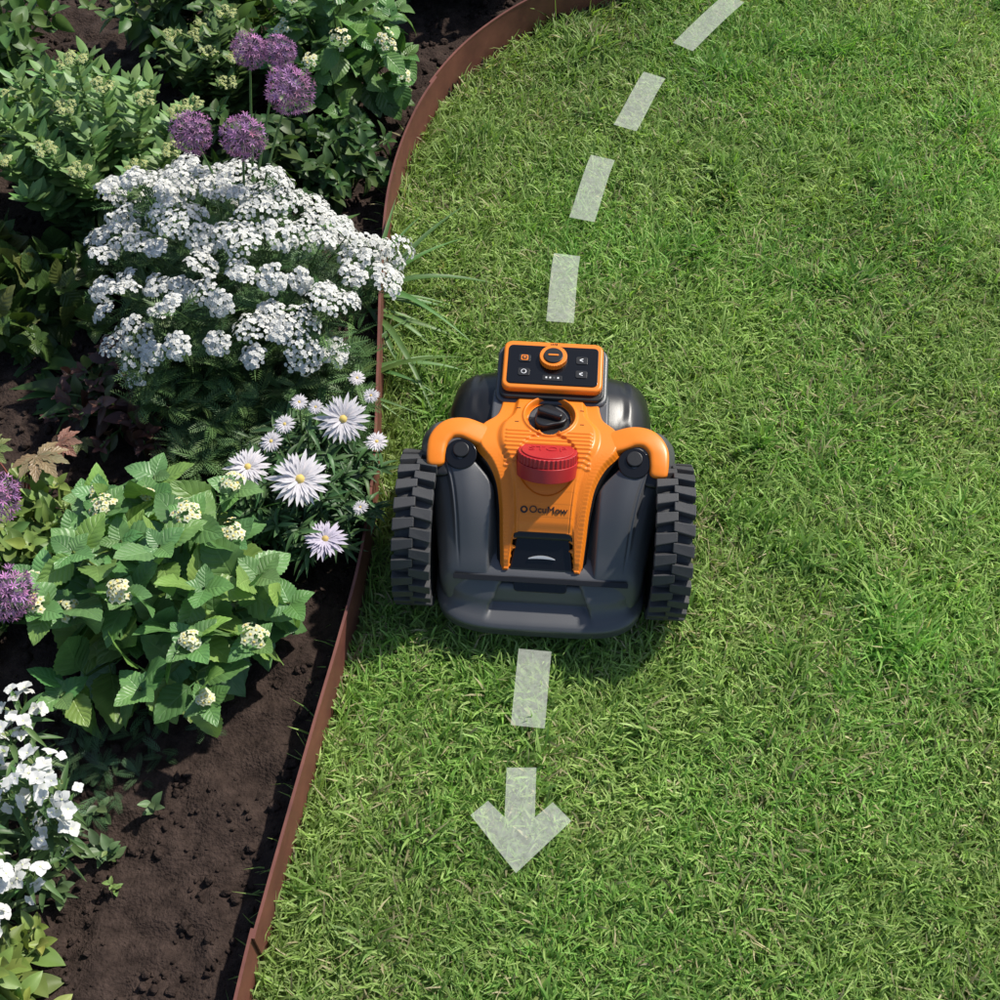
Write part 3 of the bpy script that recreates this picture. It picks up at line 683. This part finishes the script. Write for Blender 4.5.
# knob
kt=-R(10); zk=hz(KY)-.019
disc('knob_well',.027,.003,(0,KY,zk+.001),M_OR,(0,0,0),60,.0005)
disc('height_knob',.0235,.014,(0,KY,zk+.004),M_BK,(kt,0,0),96,.003,lambda a:1+.14*math.cos(3*a+.6))
rbox('knob_grip',.040,.011,.014,(0,KY+.001,zk+.021),M_BK,(kt,0,R(-18)),.005,.0028)
for i,(tx,ty) in enumerate(((-.052,.130),(-.048,.144),(.052,.130),(.048,.144),(.049,.114),(-.049,.114))):
    rbox('scale_tick_%d'%i,.006,.0012,.0012,(tx,ty,hz(ty)-.0015 if abs(tx)>.0505 else hz(ty)),M_BK,(hsl(ty),0,0),.0004,.0001)
# control panel
tilt=R(5); PC=Vector((0,.214,.250)); Rm=Matrix.Rotation(tilt,4,'X')
def onp(x_,y_,z_): v=Rm@Vector((x_,y_,z_)); return (PC+v)[:]
rbox('panel_pedestal',.172,.110,.070,onp(0,.000,-.038),M_GY,(tilt,0,0),.018,.005)
rbox('hood_cradle',.180,.090,.050,(0,.150,.212),M_GY,(-R(2),0,0),.014,.005)
rbox('panel_gap',.160,.098,.01,onp(0,-.001,-.001),M_BK,(tilt,0,0),.013,.002)
rbox('panel_frame',.154,.090,.014,onp(0,.004,.008),M_OR,(tilt,0,0),.013,.004,4)
rbox('panel_face',.139,.072,.003,onp(0,.003,.0152),M_GL,(tilt,0,0),.007,.0008)
disc('dial_ring',.0210,.010,onp(0,.014,.0160),M_OR,(0,0,0),200,.0012,prof=lambda a:1+.022*math.cos(a*34))
disc('dial_cap',.0148,.003,onp(0,.014,.0255),M_BK,(0,0,0),60,.001)
rbox('dial_mark',.016,.003,.0012,onp(0,.014,.0290),M_OR,(0,0,0),.001,.0003)
for i,(bx,by,mt) in enumerate(((-.044,.014,M_OR),(-.044,-.012,M_WH),(.044,.014,M_WH),(.044,-.012,M_WH))):
    rbox('button_%d'%i,.018,.014,.002,onp(bx,by,.0170),M_BK,(tilt,0,0),.003,.0006)
    if i==0:
        rbox('icon_frame_0',.011,.010,.0008,onp(bx,by,.0184),mt,(tilt,0,0),.002,.0002); rbox('icon_inset_0',.0075,.0065,.0008,onp(bx,by,.0189),M_BK,(tilt,0,0),.0015,.0002); rbox('icon_core_0',.004,.003,.0008,onp(bx,by,.0194),mt,(tilt,0,0),.001,.0002)
    elif i==1:
        disc('icon_ring_1',.0042,.0008,onp(bx,by,.0180),mt,(tilt,0,0),24,.0001); disc('icon_hole_1',.0030,.0008,onp(bx,by,.0185),M_BK,(tilt,0,0),24,.0001)
    else:
        rbox('icon_stroke_a%d'%i,.006,.0014,.0008,onp(bx-.0005,by+.0015,.0184),mt,(tilt,0,R(25)),.0006,.0001); rbox('icon_stroke_b%d'%i,.006,.0014,.0008,onp(bx-.0005,by-.0015,.0184),mt,(tilt,0,R(-25)),.0006,.0001)
rbox('display',.030,.010,.001,onp(0,-.021,.017),M_BK,(tilt,0,0),.002,.0002)
for i in range(4): rbox('display_mark_%d'%i,.0026,.003,.0006,onp(-.009+.006*i,-.021,.0178),M_WH if i!=2 else M_GY,(tilt,0,0),.0006,.0001)
text('panel_lettering','16:25',.005,onp(0,.0435,.0154),(tilt,0,0),M_BK)
rbox('neck_cover',.120,.012,.014,(0,.172,.242),M_BK,(0,0,0),.004,.003)
# handles
def sweep(name,P,wd,ht,mat,K=24):
    P=catmull(P,10); tt=np.gradient(P,axis=0); tt/=np.linalg.norm(tt,axis=1)[:,None]; rings=[]
    m_=len(P)
    for i,(p,t) in enumerate(zip(P,tt)):
        x_=nrm(np.cross(t,UP)); z_=np.cross(x_,t); f=i/(m_-1)
        e=1.0 if f<.92 else math.sqrt(max(.02,1-((f-.92)/.08)**2)); ww=(wd[0]*(1-f)+wd[1]*f)*e; hh=(ht[0]*(1-f)+ht[1]*f)*(.6+.4*e)
        r=[]
        for j in range(K):
            a=TAU*j/K; ca,sa=math.cos(a),math.sin(a); r.append(p+x_*ww*np.sign(ca)*abs(ca)**.5+z_*hh*np.sign(sa)*abs(sa)**.5)
        rings.append(r)
    return loft(name,rings,mat)
for s,nm in ((-1,'left'),(1,'right')):
    sweep('handle_'+nm,[(s*.078,.088,.236),(s*.104,.094,.240),(s*.128,.101,.243),(s*.149,.097,.243),(s*.163,.080,.240),(s*.166,.058,.234),(s*.165,.040,.226)],(.020,.0130),(.008,.011),M_OR)
    sweep('handle_pad_'+nm,[(s*.124,.082,.234),(s*.150,.084,.236),(s*.161,.062,.229),(s*.163,.030,.216)],(.014,.0180),(.006,.007),M_BK)
    disc('handle_hole_shade_'+nm,.024,.008,(s*.129,.060,.231),M_GL,(R(16),0,0),40)  # black disc put in as the dark shade inside the handle loop
    disc('handle_hinge_'+nm,.012,.008,(s*.129,.064,.237),M_BK,(R(16),0,0),30)
def wheel(name,side):
    e=bpy.data.objects.new(name,None); scene.collection.objects.link(e); e.parent=mw; e.location=(side*.191,0,.121)
    prof=[(-.022,.03),(-.024,.085),(-.026,.100),(-.0255,.1065),(-.015,.1085),(0,.109),(.015,.1085),(.0255,.1065),(.026,.100),(.024,.085),(.018,.078),(.016,.03)]
    n=96; V=[];F=[]
    for i in range(n):
        a=i*TAU/n
        for (ax,rr) in prof: V.append((ax*side,rr*math.cos(a),rr*math.sin(a)))
    k=len(prof)
    for i in range(n):
        for j in range(k-1): F.append([i*k+j,i*k+j+1,((i+1)%n)*k+j+1,((i+1)%n)*k+j])
    F.append([i*k for i in range(n)]); F.append([i*k+k-1 for i in range(n)][::-1])
    o=part('tyre',V,F,M_RB); o.parent=e
    V=[];F=[]; NL=24
    for i in range(NL):
        for half in (-1,1):
            a0=(i+(.5 if half>0 else 0))*TAU/NL; b=len(V)
            for rr,tw in ((.105,1.),(.1200,.74)):
                for ax,off in ((half*.0,0.),(half*.0285,.045)):
                    for sg in (-1,1):
                        hw=(.0095 if ax==0 else .0120)*tw
                        a=a0+off*1.0+sg*hw/.12; V.append((ax if ax else -half*.003,rr*math.cos(a),rr*math.sin(a)))
            F+=[[b,b+1,b+3,b+2],[b+4,b+5,b+7,b+6],[b,b+1,b+5,b+4],[b+2,b+3,b+7,b+6],[b,b+2,b+6,b+4],[b+1,b+3,b+7,b+5]]
    o=part('tread',V,F,M_RB,smooth=False,bevel=.0013); o.parent=e
    o=disc('hub',.07,.012,(side*.012,0,0),M_GY,(0,R(90)*side,0),60,.003); o.parent=e
    for i in range(5):
        a=i*TAU/5; o=rbox('spoke_%d'%i,.012,.045,.008,(side*.024,math.cos(a)*.045,math.sin(a)*.045),M_GY,(0,0,0),.003); o.rotation_euler=(a,0,0); o.parent=e
    return e
wheel('wheel_left',-1); wheel('wheel_right',1)
rbox('undercarriage',.26,.32,.05,(0,.08,.055),M_BK,(0,0,0),.04,.005)
for s in (-1,1): disc('castor',.035,.022,(s*.07-.011,.235,.035),M_RB,(0,R(90),0),40,.004)

# ------------------------------------------------------------------ light
W=bpy.data.worlds.new('World'); scene.world=W; W.use_nodes=True; nt=W.node_tree
sk=nt.nodes.new('ShaderNodeTexSky'); sk.sky_type='NISHITA'; sk.sun_disc=False
sd=Vector((.68,.50,1.0)).normalized(); el=math.asin(sd.z); az=math.atan2(sd.x,sd.y)
sk.sun_elevation=el; sk.sun_rotation=az
nt.links.new(sk.outputs[0],nt.nodes['Background'].inputs[0]); nt.nodes['Background'].inputs[1].default_value=.125
L=bpy.data.lights.new('sun','SUN'); L.energy=5.0; L.angle=R(1.5); L.color=(1,.95,.86)
lo=bpy.data.objects.new('sun',L); scene.collection.objects.link(lo); lo.rotation_euler=(-sd).to_track_quat('-Z','Y').to_euler()
scene.view_settings.view_transform='Standard'; scene.view_settings.look='None'; scene.view_settings.exposure=0
cam=bpy.data.cameras.new('camera'); co=bpy.data.objects.new('camera',cam); scene.collection.objects.link(co)
cam.sensor_width=36; cam.lens=18/.38; cam.clip_start=.05; cam.clip_end=500
co.location=(0,-1.025,1.66); co.rotation_euler=(R(35),0,0); scene.camera=co
print('done')
